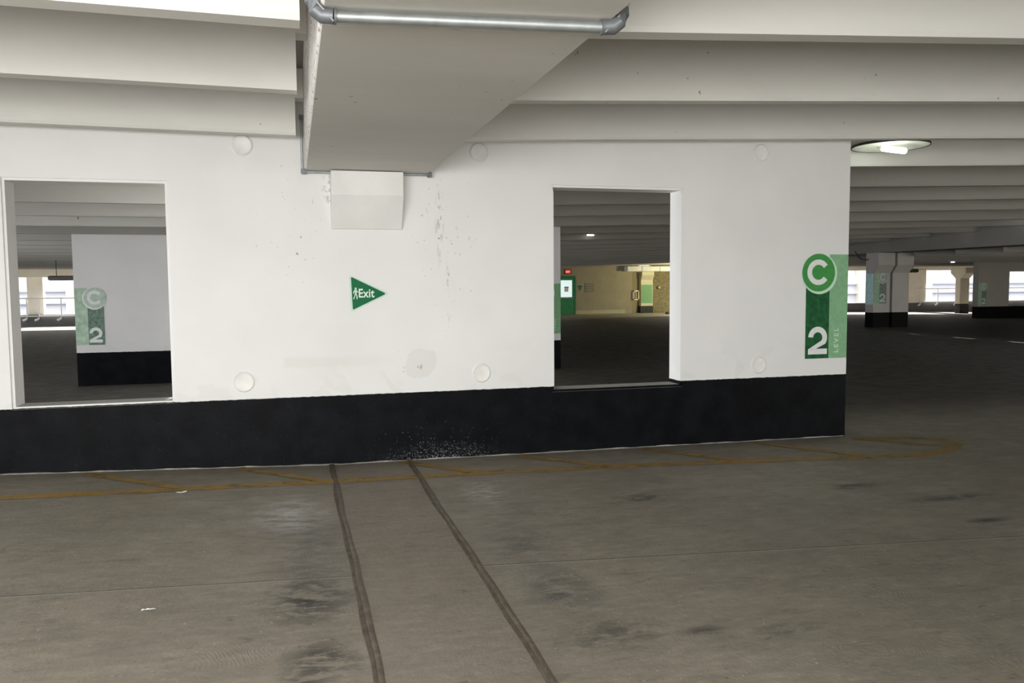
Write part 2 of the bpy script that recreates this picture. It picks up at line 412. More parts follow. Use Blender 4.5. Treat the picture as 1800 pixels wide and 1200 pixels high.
# sealant beads along the poured strip
def bead(x0, x1, label):
    pts = []
    for k in range(121):
        y = -2 + (7.335+2)*k/120; x = x0+(x1-x0)*(7.335-y)/7
        w = .007*math.sin(y*1.3+x0*9)+.003*math.sin(y*4.1)+.002*math.sin(y*9.7)
        pts.append((x+w, y))
    r = []
    for x, y in pts:
        z = floorz(x, y); wd = .021+.003*math.sin(y*3.3)
        r.append([(x-wd-.006, y, z-.02), (x-wd, y, z+.001), (x-wd*.5, y, z+.005), (x+.003, y, z+.007), (x+wd*.6, y, z+.004), (x+wd, y, z+.001), (x+wd+.006, y, z-.02)])
    o = tag(MB().loft(r).build('joint_sealant', M['joint'], smooth=True), label, 'floor joint', 'floor sealant joints')
    q = []
    for x, y in pts:
        z = floorz(x, y); e = x-.030-.004*math.sin(y*5.3+x0)
        q.append([(e-.004, y, z+.0015), (e, y, z+.003), (x-.014, y, z+.0065), (x-.014, y, z-.01), (e-.006, y, z-.01)])
    MB().loft(q).build('dark_gap', M['darkgap'], o)
bead(.302, .292, 'brown sealant joint in the floor, left of the two running to the wall')
bead(.998, .955, 'brown sealant joint in the floor, right of the two running to the wall')

# pale caulk where wall meets floor
r = []
for k in range(161):
    x = -5+10.64*k/160; z = floorz(x, D); h = .006+.003*math.sin(x*11)+.002*math.sin(x*27); w = .014+.006*math.sin(x*3+1)+.003*math.sin(x*11)
    r.append([(x, D+.004, z-.02), (x, D-w, z-.01), (x, D-w*.8, z+.003), (x, D-.004, z+h), (x, D+.004, z+h)])
struct(MB().loft(r).build('baseboard_front', M['caulk'], smooth=True))

# worn yellow hatched island around the wall end
isl = thing('painted_island', (5.5, 6.8, floorz(5.5, 6.8)), 'worn yellow painted hatched island line on the floor around the wall end', 'floor marking')
def stripe(path, w, name, parent, dz=.003):
    L, Rr = [], []
    P = [Vector((x, y, 0)) for x, y in path]
    Q = []
    for a, c in zip(P, P[1:]):
        n = max(1, int((c-a).length/.12))
        Q += [a+(c-a)*k/n for k in range(n)]
    Q.append(P[-1]); mb = MB(); pv = None
    for i, p in enumerate(Q):
        t = (Q[min(i+1, len(Q)-1)]-Q[max(i-1, 0)]).normalized(); nrm = Vector((-t.y, t.x, 0))*w/2
        a, c = p+nrm, p-nrm
        cur = (mb.b.verts.new((a.x, a.y, floorz(a.x, a.y)+dz)), mb.b.verts.new((c.x, c.y, floorz(c.x, c.y)+dz)))
        if pv: mb.b.faces.new((pv[0], cur[0], cur[1], pv[1]))
        pv = cur
    return mb.build(name, M['yellow'], parent)
tip = [(5.60, 6.30), (5.90, 6.34), (6.17, 6.44), (6.38, 6.58), (6.46, 6.72), (6.45, 6.85), (6.36, 6.97), (6.15, 7.06), (5.9, 7.12), (5.62, 7.15)]
stripe([(-4.6, 6.50), (-2.1, 6.55), (-1.0, 6.60), (-.3, 6.66), (.4, 6.69), (1.8, 6.66), (3.2, 6.56), (4.7, 6.41)] + tip, .14, 'outline_stripe', isl)
for a in ((-3.6, 7.27, -2.5, 6.60), (-1.70, 7.26, -.88, 6.64), (-.50, 7.30, .2, 6.70), (.90, 7.28, 1.5, 6.68), (2.02, 7.27, 2.67, 6.60), (3.27, 7.25, 3.95, 6.49), (4.5, 7.25, 5.18, 6.36), (5.69, 7.12, 6.28, 6.55)):
    stripe([a[:2], a[2:]], .10, 'diagonal_stripe', isl, .005)

# small bits of litter
def scrap(x, y, w, d, lab):
    z = floorz(x, y); b = bmesh.new(); n = 5
    g = [[b.verts.new((x+w*(i/n-.5)+d*.4*(j/2-.5)+random.uniform(-.003, .003), y+d*(j/2-.5)+random.uniform(-.003, .003), z+.004+random.uniform(0, .007))) for i in range(n+1)] for j in range(3)]
    for j in range(2):
        for i in range(n): b.faces.new((g[j][i], g[j][i+1], g[j+1][i+1], g[j+1][i]))
    m = MB(); m.b = b; o = m.build('paper_scrap', M['fwhite']); md = o.modifiers.new('thickness', 'SOLIDIFY'); md.thickness = .002
    tag(o, lab, 'litter', 'paper scraps on the floor')
scrap(-.86, 6.50, .065, .022, 'small white scrap on the floor just in front of the yellow stripe')
scrap(-.72, 4.15, .06, .006, 'thin white sliver of litter on the left foreground floor')

# ------------------------------------------------------------------ near wall with two openings
def wall_mesh(X, Z, holes, y0, y1, name, mat, bev=.022):
    b = bmesh.new(); vf = {}; vb = {}
    g = lambda d, i, k, y: d.setdefault((i, k), None) or d.__setitem__((i, k), b.verts.new((X[i], y, Z[k]))) or d[(i, k)]
    nx, nz = len(X)-1, len(Z)-1
    solid = lambda i, k: 0 <= i < nx and 0 <= k < nz and (i, k) not in holes
    he = []
    for i in range(nx):
        for k in range(nz):
            if not solid(i, k): continue
            q = [(i, k), (i+1, k), (i+1, k+1), (i, k+1)]
            b.faces.new([g(vf, *p, y0) for p in q]); b.faces.new([g(vb, *p, y1) for p in q][::-1])
            for (p, r, ni, nk) in ((q[0], q[1], i, k-1), (q[1], q[2], i+1, k), (q[2], q[3], i, k+1), (q[3], q[0], i-1, k)):
                if not solid(ni, nk):
                    b.faces.new((g(vf, *r, y0), g(vf, *p, y0), g(vb, *p, y1), g(vb, *r, y1)))
                    if (ni, nk) in holes: he.append((p, r))
    if bev and he:
        es = [e for e in (b.edges.get((vf[p], vf[r])) for p, r in he) if e]
        bmesh.ops.bevel(b, geom=es, offset=bev, segments=2, affect='EDGES')
    m = MB(); m.b = b
    return struct(m.build(name, mat))
X = [-7.5, -6.4, -5.2, -2.212, -1.022, 2.394, 3.724, 5.66]
Z = [-.5, .587, .636, 2.466, 2.515, 3.42]
wall_mesh(X, Z, {(3, 2), (5, 1), (5, 2), (5, 3), (1, 2)}, D, DB, 'wall_front', M['wall'])

# round plugs over the old lifting pockets
PL = [(-.395, 2.803, 'faint round plug high on the white wall, left of the ceiling girder'),
      (1.677, 2.812, 'round plug high on the white wall just right of the ceiling girder'),
      (4.598, 2.906, 'round plug high on the white wall above the green level sign'),
      (-.437, .775, 'round plug low on the white wall, nearest the left opening'),
      (1.677, .778, 'round plug low on the white wall, left of the right opening'),
      (4.605, .754, 'round plug low on the white wall, left of the green level sign')]
for i, (x, z, lab) in enumerate(PL):
    t = thing('wall_plug', (x, D, z), lab, 'wall plug', 'round plugs on the white wall')
    R = .078
    prof = [(0, .000), (.35, .001), (.65, .004), (.88, .0095), (.97, .013), (1.03, .0125), (1.12, .006), (1.18, .0)]
    b_ = MB(); rings = []
    for rr, d in prof[::-1]:
        rings.append([(x+max(rr, .01)*R*math.cos(2*PI*k/40), D-.0015-d, z+max(rr, .01)*R*math.sin(2*PI*k/40)) for k in range(40)])
    b_.loft(rings, cap=True).build('plug_face', M['plug'], t, smooth=True)
    MB().torus((x, D-.012, z), R*1.0, .004).build('rim', M['plugrim'], t, smooth=True)

# ------------------------------------------------------------------ signs
def glyph2(x, z, w, h, t, y):
    m = MB(); R = w/2; c = (x+R, z+h-R)
    a1 = -.62
    m.arc(c, R-t, R, a1, PI-.05, y, .001, 30)
    o = (c[0]+R*math.cos(a1), c[1]+R*math.sin(a1)); i = (c[0]+(R-t)*math.cos(a1), c[1]+(R-t)*math.sin(a1))
    m.prism([o, i, (x+.01*w, z+t*.95), (x+t*1.5, z+t*.95)], 'Y', y-.001, y)
    m.prism([(x, z), (x+w, z), (x+w, z+t), (x, z+t)], 'Y', y-.001, y)
    return m
def quad(x0, x1, z0, z1, y, th=.0012): return MB().box(x0, x1, y-th, y, z0, z1)
def level_sign(x_edge, ztop, y, mats, label, mirror=False, s=1., level=True):
    """painted sign: light panel against the wall end, darker panel, circle with C, numeral 2"""
    g = -1 if mirror else 1
    X_ = lambda d: x_edge - g*d*s
    t = thing('level_sign', (X_(.25), y, ztop-1.09*s), label, 'sign')
    def q(d0, d1, z0, z1, yy): a, c = sorted((X_(d0), X_(d1))); return quad(a, c, z0, z1, yy)
    q(0, .225, ztop-1.09*s, ztop, y).build('light_panel', M[mats[1]], t)
    q(.222, .505, ztop-1.09*s, ztop-.30*s, y-.0003).build('dark_panel', M[mats[2]], t)
    cx, cz = X_(.358), ztop-.19*s
    MB().disc((cx+.012*s*g, cz-.012*s), .212*s, 48, y-.0016, .001).build('pale_ring', M[mats[4]], t)
    MB().disc((cx, cz), .197*s, 48, y-.0028, .001).build('circle', M[mats[0]], t)
    MB().arc((cx-.004, cz+.004*s), .078*s, .133*s, .62, 2*PI-.62, y-.004, .001).build('letter', M[mats[3]], t)
    wx = X_(.47) if not mirror else X_(.25)
    wx = min(X_(.47), X_(.235))
    glyph2(wx, ztop-1.045*s, .235*s*.97, .29*s, .058*s, y-.0018).build('numeral', M[mats[3]], t)
    if level:
        text_mesh('lettering', 'LEVEL', .074*s, (X_(.105), y-.0016, ztop-1.035*s), M['cpale'], t, rot=(PI/2, -PI/2, 0), bold=.0008, sx=1.02, space=1.45)
    return t
NEW = ('cgreen', 'lgreen', 'dgreen', 'cwhite', 'cpale'); OLD = ('fgreen', 'flight', 'fdark', 'fwhite', 'fwhite')
level_sign(5.658, 1.888, D-.0008, NEW, 'green C 2 LEVEL sign painted on the right end of the near white wall')
level_sign(-3.905, 1.60, WY-.001, ('wgreen', 'wlight', 'fdark', 'wwhite', 'wwhite'), 'flare-washed green C 2 sign on the grey wall seen through the left opening', mirror=True, s=.97, level=False)
level_sign(5.52, 1.615, WY-.001, NEW, 'green sign panel edge at the far wall end, seen through the right opening', s=.98)

# triangular exit sign
t = thing('exit_arrow_sign', (.5, D, 1.39), 'green triangular Exit arrow sign with walking figure on the near wall', 'sign')
def rtri(P, r, y0, y1):
    pts = []
    n = len(P)
    for i in range(n):
        p = Vector(P[i]); a = (Vector(P[i-1])-p).normalized(); c = (Vector(P[(i+1) % n])-p).normalized()
        ang = a.angle(c); d = r/math.tan(ang/2); ctr = p+(a+c).normalized()*(r/math.sin(ang/2))
        s0 = p+a*d-ctr; s1 = p+c*d-ctr
        for k in range(7):
            v = s0.lerp(s1, k/6).normalized()*r; pts.append(tuple(ctr+v))
    return MB().prism(pts, 'Y', y0, y1)
rtri([(.478, 1.700), (.838, 1.528), (.490, 1.362)], .016, D-.004, D-.001).build('white_border', M['signborder'], t)
rtri([(.495, 1.681), (.806, 1.527), (.506, 1.385)], .008, D-.0055, D-.0042).build('green_field', M['signgreen'], t)
text_mesh('lettering', 'Exit', .108, (.556, D-.0065, 1.497), M['signwhite'], t, bold=.0024, sx=.80, space=1.06)
f = MB(); yy = D-.0062
f.disc((.5345, 1.576), .0085, 16, yy, .001)
for P in ([(.524, 1.566), (.545, 1.566), (.541, 1.528), (.528, 1.528)],          # torso
          [(.527, 1.566), (.521, 1.560), (.511, 1.541), (.516, 1.527), (.521, 1.529), (.518, 1.541), (.528, 1.554)],
          [(.543, 1.566), (.549, 1.551), (.557, 1.543), (.554, 1.538), (.545, 1.545), (.538, 1.557)],
          [(.528, 1.532), (.537, 1.530), (.528, 1.506), (.518, 1.481), (.510, 1.481), (.521, 1.508)],
          [(.532, 1.532), (.541, 1.531), (.549, 1.508), (.549, 1.481), (.541, 1.481), (.541, 1.506)]):
    f.prism(P, 'Y', yy-.001, yy)
f.build('walking_figure', M['signwhite'], t)

# ------------------------------------------------------------------ ceiling: beams, girder, slab
SP = 1.83; SH = .23; Y0 = 7.194-SH
TRB = [(-9, 2.66), (3.53, 2.745), (5.36, 2.833), (7.19, 2.885), (9.02, 2.876), (10.85, 2.845), (12.68, 2.80), (14.5, 2.766), (16.3, 2.715), (18.2, 2.654), (20, 2.586), (40, 2.06)]
TRS = [(-9, .061), (3.53, .061), (5.36, .0506), (7.19, .0425), (9.02, .037), (10.85, .032), (12.68, .031), (14.5, .029), (16.3, .0255), (40, .027)]
TL = [(-9, 2.55), (1.7, 2.62), (3.53, 2.70), (5.36, 2.834), (7.19, 2.88), (9.02, 2.75), (10.85, 2.63), (16.3, 2.585), (18, 2.56), (41, 2.44)]
lower = lambda z, y: 1.6+(z-1.6)*max(.9, y/(y+SH)) if y > 0 else z
zr = lambda x, y: lower(lin(TRB, y+SH)+lin(TRS, y+SH)*(x-1.2), y)
zl = lambda x, y: lower(lin(TL, y+SH)-.007*max(-3, x)*(1 if y < 8 else 0), y)
z3 = lambda x, y: 2.46
def beam(y, ends, zf, nibs=(0, 0), mat='stem'):
    """one tapered double-tee stem along X; nibs = notched seat length at each end"""
    m = MB(); x0, x1 = ends; n = 8
    xs_ = [x0+(x1-x0)*k/n for k in range(n+1)]
    def ring(x, lo, hi=.62):
        z = zf(x, y)
        if lo: return [(x, y+.065-.066, z+.30), (x, y+.131, z+.30), (x, y+.155, z+hi), (x, y-.03, z+hi)]
        return None
    R = []
    for x in xs_:
        z = zf(x, y)
        R.append([(x, y+.012, z), (x, y+.118, z), (x, y+.130, z+.022), (x, y+.158, z+.62), (x, y-.028, z+.62), (x, y, z+.022)])
    m.loft(R)
    for side, x in ((0, x0), (1, x1)):
        if nibs[side]:
            xa = x+(-1 if side == 0 else 1)*nibs[side]; z = zf(x, y)
            zn = max(z+.30, 3.115); P = [(y-.012, zn), (y+.142, zn), (y+.158, z+.62), (y-.028, z+.62)]
            m.prism(P, 'X', min(x, xa), max(x, xa))
    return struct(m.build('ceiling_beam', M[mat]))
for n in range(-6, 19):
    y = Y0+SP*n
    beam(y, (-17.5, .05), zl, (0, .068), 'stem_shaded' if n >= 5 else 'stem')
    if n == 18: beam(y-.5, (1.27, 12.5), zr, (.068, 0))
    else: beam(y, (1.27, 19.715), zr, (.068, 0), 'stem_shaded' if n >= 2 else 'stem')
    if n >= 2: beam(y, (20.81, 50), z3, (0, 0), 'stem_shaded')
def slab(x0, x1, ya, yb, zf, nx):
    m = MB(); Ys = [ya+(yb-ya)*k/24 for k in range(25)]; Xs = [x0+(x1-x0)*k/nx for k in range(nx+1)]
    for dz in (.58, .75):
        VV = [[m.b.verts.new((x, y, zf(x, y)+dz)) for x in Xs] for y in Ys]
        for j in range(24):
            for i in range(nx): m.b.faces.new((VV[j][i], VV[j][i+1], VV[j+1][i+1], VV[j+1][i]))
    return m
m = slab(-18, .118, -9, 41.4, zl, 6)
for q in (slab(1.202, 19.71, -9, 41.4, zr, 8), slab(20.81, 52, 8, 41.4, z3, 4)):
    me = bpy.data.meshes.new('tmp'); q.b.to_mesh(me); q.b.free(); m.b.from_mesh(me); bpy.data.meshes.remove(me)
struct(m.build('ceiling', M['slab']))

g = tag(MB().prism([(.12, 2.612), (.132, 2.60), (1.188, 2.60), (1.20, 2.612), (1.20, 3.44), (.12, 3.44), (.12, 2.93), (.132, 2.922), (.132, 2.912), (.12, 2.904)], 'Y', -8.98, D-.001).build('concrete_girder', M['girder']), 'broad beige concrete ceiling girder running from the foreground into the near wall', 'girder')
# groove line low on the girder's lit side
tag(MB().prism([(.335, 2.585), (.330, 2.10), (.955, 2.10), (.968, 2.585)], 'Y', D-.004, D-.0005).build('corbel', M['corbel']), 'white concrete corbel bracket on the wall beneath the ceiling girder', 'corbel')
cb = bpy.data.objects['corbel']
b = bmesh.new()
sec = [(D+.02, 2.592), (D-.17, 2.592), (D-.17, 2.385), (D-.02, 2.10), (D+.02, 2.10)]
A = [b.verts.new((.333, y, z)) for y, z in sec]; B = [b.verts.new((.958, y, z)) for y, z in sec]
b.faces.new(A); b.faces.new(B[::-1])
for i in range(5): b.faces.new((A[i], B[i], B[(i+1) % 5], A[(i+1) % 5]))
bmesh.ops.recalc_face_normals(b, faces=b.faces); b.to_mesh(cb.data); b.free(); cb.data.materials[0] = M['corbel']
md = cb.modifiers.new('bevel', 'BEVEL'); md.width = .008; md.segments = 2

# galvanised conduit strapped round the girder (near)
t = thing('conduit', (.65, 3.0, 2.57), 'thick galvanised conduit strapped under the girder at the top of the photo', 'conduit', 'conduits round the girder')
def pipe(name, path, r, mat, n=14): return MB().tube(path, r, n).build(name, M[mat], t, smooth=True)
pipe('pipe', [(.17, 3.045, 2.568), (1.15, 2.935, 2.568)], .021, 'steel')
pipe('pipe', [(.093, 3.06, 2.65), (.093, 3.06, 3.02)], .021, 'steel')
pipe('pipe', [(1.228, 2.925, 2.64), (1.228, 2.925, 3.02)], .021, 'steel')
def elbow(x0, x1, y, z0, z1, yb):
    """corner fitting with a flat cover plate"""
    pts = [(x0, yb, z0), (x0+(x1-x0)*.55, (y+yb)/2, z0+.002), (x1-(x1-x0)*.15, y, z0+(z1-z0)*.25), (x1, y, z0+(z1-z0)*.55), (x1, y, z1)]
    e = MB().tube(pts, [.027, .029, .030, .029, .027], 14)
    e.tube([(x0, yb, z0), (x0+(x0-x1)*.12, yb, z0)], .029, 14)
    o = e.build('elbow', M['fitting'], t, smooth=True)
    c = MB(); k = .026
    sx = 1 if x1 > x0 else -1
    p0 = Vector((x0, yb, z0-.022)); p1 = Vector((x1+sx*.022, y, z1)); d = (p1-p0)
    nv = Vector((0, 1, 0)); w = nv*.024; up = Vector((sx*.004, 0, -.004))
    vs = [p0-w, p1-w, p1+w, p0+w]
    lo = [c.b.verts.new(v) for v in vs]; hi = [c.b.verts.new(v+up) for v in vs]
    c.b.faces.new(lo); c.b.faces.new(hi[::-1])
    for i in range(4): c.b.faces.new((lo[i], lo[(i+1) % 4], hi[(i+1) % 4], hi[i]))
    cp = c.build('cover_plate', M['steel'], o)
    cp.matrix_parent_inverse = o.matrix_world.inverted() @ Matrix.Identity(4) if False else Matrix.Identity(4)
    return o
E1 = elbow(.165, .093, 3.06, 2.568, 2.655, 3.046)
E2 = elbow(1.155, 1.228, 2.925, 2.568, 2.655, 2.935)
# thin conduit round the girder at the wall
t = thing('conduit', (.65, 7.27, 2.58), 'thin conduit framing the girder where it meets the near wall', 'conduit', 'conduits round the girder')
pipe('pipe', [(.12, 7.285, 2.585), (1.20, 7.285, 2.587)], .011, 'steel')
pipe('pipe', [(.10, 7.28, 2.60), (.098, 7.26, 3.02)], .011, 'steel')
for x in (.108, 1.205):
    MB().box(x-.022, x+.022, 7.265, 7.305, 2.565, 2.615, .006).build('elbow', M['fitting'], t)
MB().box(.08, .115, 7.23, 7.27, 3.02, 3.06, .005).build('coupling', M['fitting'], t)

# round lamp beyond the wall end
t = thing('ceiling_lamp', (6.80, 8.12, 3.19), 'lit round pan ceiling lamp with glowing tubes just right of the wall end', 'lamp')
c = (6.80, 8.12, 3.19)
MB().lathe([(.02, .045), (.22, .043), (.37, .020), (.415, .0), (.42, -.012), (.40, -.012), (.36, .012), (.21, .032), (.02, .034)], c, 48).build('pan', M['lampmetal'], t, smooth=True)
MB().lathe([(.423, .012), (.430, .0), (.430, -.016), (.421, -.018), (.419, -.002), (.423, .012)], c, 48, False).build('rim', M['lamprim'], t, smooth=True)
MB().lathe([(.02, .30), (.10, .30), (.11, .27), (.11, .045), (.02, .045)], c, 24).build('mounting_box', M['lampmetal'], t, smooth=True)
MB().tube([(6.62, 8.02, 3.135), (7.0, 8.12, 3.135)], .036, 14).build('glowing_tube', M['tube'], t, smooth=True)
MB().tube([(6.58, 7.93, 3.125), (6.80, 7.98, 3.125)], .016, 10).build('second_tube', M['tube_dim'], t, smooth=True)
MB().tube([(6.52, 7.99, 3.135), (6.62, 8.02, 3.135)], .010, 8).build('tube_end', M['steel'], t, smooth=True)
MB().tube([(7.0, 8.12, 3.135), (7.07, 8.14, 3.14)], .010, 8).build('tube_end', M['steel'], t, smooth=True)

# ------------------------------------------------------------------ second wall
wall_mesh([-3.905, -3, 5.522], [-.5, .1, 2.62, 3.1], set(), WY, WY+.25, 'wall_middle', M['wall2'], 0)

# ------------------------------------------------------------------ columns on the right
def column(x0, x1, y, ztop, label, mat, dep=.42, z1=1.90, z2=2.17, out=.22, back=True, group=None):
    zb = floorz((x0+x1)/2, y)-.05; bk = out if back else 0
    prof = [(y, zb), (y, z1), (y-out, z2), (y-out, ztop), (y+dep+bk, ztop), (y+dep+bk, z2), (y+dep, z1), (y+dep, zb)]
    return tag(MB().prism(prof, 'X', x0, x1).build('concrete_column', mat, bevel=.015), label, 'column', group)
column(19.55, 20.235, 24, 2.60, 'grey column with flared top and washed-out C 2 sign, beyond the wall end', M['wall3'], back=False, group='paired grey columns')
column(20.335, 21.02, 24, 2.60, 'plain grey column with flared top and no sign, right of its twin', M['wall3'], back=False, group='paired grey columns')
level_sign(19.56, 1.95, 23.997, OLD, 'washed-out green C 2 sign on the left of the paired grey columns', mirror=True, s=1.02, level=False)
tag(MB().box(19.538, 19.55, 24.02, 24.40, .80, 1.88).build('side_panel', M['teal']), 'pale teal panel painted on the left side of the paired columns', 'sign')
tag(MB().prism([(19.72, 2.605), (20.80, 2.605), (20.80, 3.45), (19.72, 3.45)], 'Y', 9.0, 33).build('concrete_girder', M['girder_shaded']), 'shaded ceiling girder carried by the paired columns on the right', 'girder')
column(36.78, 37.42, 38, 2.36, 'beige column with flared top and black base in front of the bright openings', M['wall5'], dep=.36, z1=1.74, z2=2.05, out=.36)
# cable drooping by the girder
tag(MB().tube([(19.0, 24.3, 2.66-.02*0), (19.1, 24.3, 2.5), (19.3, 24.3, 2.38), (19.5, 24.3, 2.36), (19.62, 24.3, 2.44)], .018, 8).build('drooping_cable', M['darkmetal'], smooth=True), 'black cable drooping beside the top of the paired columns', 'cable')
# shear wall far right with an opening
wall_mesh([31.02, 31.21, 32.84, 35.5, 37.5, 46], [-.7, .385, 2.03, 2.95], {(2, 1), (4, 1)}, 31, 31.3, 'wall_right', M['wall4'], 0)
level_sign(31.03, 1.52, 30.997, OLD, 'small dull green C 2 sign on the far wall at the right edge', mirror=True, s=.97, level=False)

# ------------------------------------------------------------------ far facade
def facade_box(name, x0, x1, y0, y1, z0, z1, mat): return struct(MB().box(x0, x1, y0, y1, z0, z1).build(name, M[mat]))
facade_box('trim_1', -18, 9.9, FY, FY+.2, -.4, .40, 'parapet')
facade_box('trim_2', 20.6, 52, FY, FY+.2, -.7, .34, 'parapet')
facade_box('trim_3', -18, 9.9, FY, FY+.35, 2.10, 3.2, 'facade')
facade_box('trim_4', 20.3, 52, FY, FY+.35, 2.27, 3.3, 'facade')
facade_box('trim_5', 35.85, 37.1, FY-.05, FY+.3, .3, 2.3, 'facade')
facade_box('trim_6', -11.70, -11.05, FY+.25, FY+.6, -.4, 2.2, 'facade')
facade_box('trim_7', -3, -2.3, FY-.05, FY+.3, -.4, 2.2, 'facade')
facade_box('trim_8', 27.5, 28.6, FY-.05, FY+.3, -.4, 2.4, 'facade')
def rail(xs_, label, lo=.34):
    t = thing('guard_rail', (xs_[0], FY-.2, 0), label, 'railing')
    for z in (lo, 1.15): MB().tube([(xs_[0]-.3, FY-.16, z), (xs_[-1]+.3, FY-.16, z)], .03, 8).build('rail_pipe', M['rail'], t, smooth=True)
    for x in xs_:
        MB().tube([(x, FY-.14, 1.15), (x, FY-.14, lo), (x-.03, FY-.14, lo-.12), (x-.18, FY-.14, lo-.2)], [.025, .03, .05, .06], 8).build('post', M['rail'], t, smooth=True)
rail([-13.0, -11.63, -11.14, -10.23, -8.5, -7], 'white guard rail on the parapet seen through the left opening')
rail([36.66, 37.9, 39.3, 41.0, 43.2, 44.8], 'white guard rail in front of the bright openings on the right')
# clearance tubes hung from the ceiling
def hang(x0, x1, y, z, mat, r, label):
    t = thing('clearance_bar', ((x0+x1)/2, y, z), label, 'clearance bar')
    MB().tube([(x0, y, z), (x0+.05, y, z), (x1-.05, y, z), (x1, y, z)], [r*.75, r, r, r*.75], 14).build('bar', M[mat], t, smooth=True)
    for x in (x0+.25, x1-.25): MB().tube([(x, y, z), (x, y, z+.6)], .012, 6).build('hanger', M['darkmetal'], t)
hang(-7.86, -5.6, 30, 1.935, 'grey_tube', .08, 'grey hanging clearance tube seen through the left opening')
hang(24.4, 26.72, 30, 2.07, 'green_tube', .085, 'dark green hanging clearance tube right of the paired columns')
# far ceiling lights
def far_light(x, y, z, label):
    t = thing('strip_light', (x, y, z), label, 'light fixture', 'small far strip lights')
    MB().prism([(y-.07, z+.06), (y+.07, z+.06), (y+.04, z+.10), (y-.04, z+.10)], 'X', x-.16, x+.16).build('housing', M['lampmetal'], t)
    MB().tube([(x-.09, y, z+.045), (x+.09, y, z+.045)], .016, 8).build('tube', M['tube'], t, smooth=True)
far_light(7.38, 19.6, 2.80, 'tiny lit ceiling light seen through the right opening')
far_light(17.55, 20.9, 3.19, 'left of two tiny lit ceiling lights above the paired columns')
far_light(17.95, 20.9, 3.19, 'right of two tiny lit ceiling lights above the paired columns')
far_light(28.59, 30, 2.40, 'tiny lit ceiling light right of the paired columns')

# neighbour across the street, ground outside
nb = thing('neighbour_building', (10, 60, -5), 'pale overexposed building outside beyond the far openings', 'building')
MB().box(-45, 75, 60, 70, -5, 7.5).build('outer_wall', M['nbwall'], nb)
for z in (.55, 1.35, 3.0): MB().box(-45, 75, 59.7, 60, z, z+.12).build('ledge', M['nbledge'], nb)
for x in (-14.6, 47, 53): MB().box(x, x+1.6, 59.5, 60, -5, 7.5).build('pier', M['facade'], nb)
struct(MB().box(-90, 120, -60, 110, -5.2, -5).build('ground', M['ground']))

# ------------------------------------------------------------------ exit lobby
struct(MB().box(9.8, 17.16, 40, 40.3, -.3, 3.2).build('wall_back', M['beige']))
struct(MB().prism([(17.16, 40.3), (17.16, 40.0), (17.42, 40.0), (17.42, 41.0), (18.27, 41.0), (18.27, 41.3)], 'Z', -.3, 3.2).build('wall_recess', M['beige']))
struct(MB().box(9.8, 17.0, 39.97, 40.0, -.1, .22).build('baseboard_back', M['beigelow']))
t = thing('concrete_header', (18.4, 39.6, 2.242), 'pale grey overhead header beam above the block wall and green column', 'beam')
for x0, x1, z in ((16.96, 17.75, 2.242), (17.78, 18.78, 2.242), (18.81, 20.4, 2.242)):
    yb = 39.99 if x0 < 17.5 else 40.9; MB().prism([(39.5, z), (yb, z), (yb, z+.26), (39.5, z+.26)], 'X', x0, x1).build('segment', M['corbel'], t, bevel=.01)
t = thing('painted_column', (18.72, 40.8, 0), 'bright green and yellow-white column with flared top by the block wall', 'column')
y = 40.7
MB().prism([(y, .38), (y, 1.80), (y-.16, 2.05), (y-.16, 2.24), (y+.3, 2.24), (y+.3, .38)], 'X', 18.25, 18.95).build('shaft', M['cabinet'], t)
MB().box(18.22, 18.96, y-.005, y+.3, -.05, .38).build('black_base', M['darkmetal'], t)
MB().box(18.27, 18.92, y-.008, y-.001, .53, 1.53).build('green_panel', M['lgreen'], t)
struct(MB().box(18.95, 20.15, 40.901, 41.2, -.2, 3.2).build('wall_block', M['block']))
t = thing('wall_light', (19.35, 40.9, 1.37), 'small round light on the yellowish block wall', 'light fixture')
MB().tube([(19.35, 40.9, 1.37), (19.35, 40.84, 1.37)], .09, 14).build('base', M['darkmetal'], t)
MB().tube([(19.37, 40.84, 1.38), (19.37, 40.78, 1.38), (19.37, 40.76, 1.38)], [.06, .06, .03], 14).build('lens', M['cabinet'], t, smooth=True)
# door
t = thing('door_1', (13.6, 40, 0), 'dark green exit door with bright glass pane in the far beige wall', 'door')
t['kind'] = 'structure'
z0 = -.03
m = MB(); m.box(13.05, 13.13, 39.95, 40.0, z0, 2.02); m.box(14.12, 14.22, 39.95, 40.0, z0, 2.02); m.box(13.05, 14.22, 39.951, 40.0, 1.94, 2.02); m.build('door_frame', M['doorframe'], t)
MB().box(13.13, 14.12, 39.96, 39.995, z0, 1.94).build('door_leaf', M['doorgreen'], t)
pn = MB().box(13.40, 14.02, 39.952, 39.96, .92, 1.80, .01).build('glass_pane', M['pane'], t)
MB().box(13.60, 13.82, 39.946, 39.951, 1.2, 1.47).build('paper_notice', M['notice'], t)
MB().box(13.60, 13.84, 39.942, 39.946, 1.42, 1.46).build('printed_heading', M['ink'], t)
MB().tube([(13.3, 39.93, .86), (14.08, 39.93, .86), (14.10, 39.93, .97)], .022, 8).build('push_bar', M['steel'], t)
t = thing('exit_sign', (13.78, 39.93, 2.11), 'red lit EXIT sign above the green door', 'sign')
MB().box(13.62, 13.96, 39.92, 39.995, 2.11, 2.37, .01).build('housing', M['darkmetal'], t)
MB().box(13.65, 13.93, 39.914, 39.92, 2.14, 2.34).build('red_face', M['exitred'], t)
text_mesh('lettering', 'EXIT', .125, (13.668, 39.912, 2.195), M['exitlit'], t, bold=.004, sx=.92)
t = thing('exit_arrow_sign', (14.47, 39.99, 1.21), 'small dark green triangular sign pointing down beside the green door', 'sign')
rtri([(14.30, 1.585), (14.66, 1.585), (14.47, 1.18)], .01, 39.988, 39.996).build('pale_border', M['beigelow'], t)
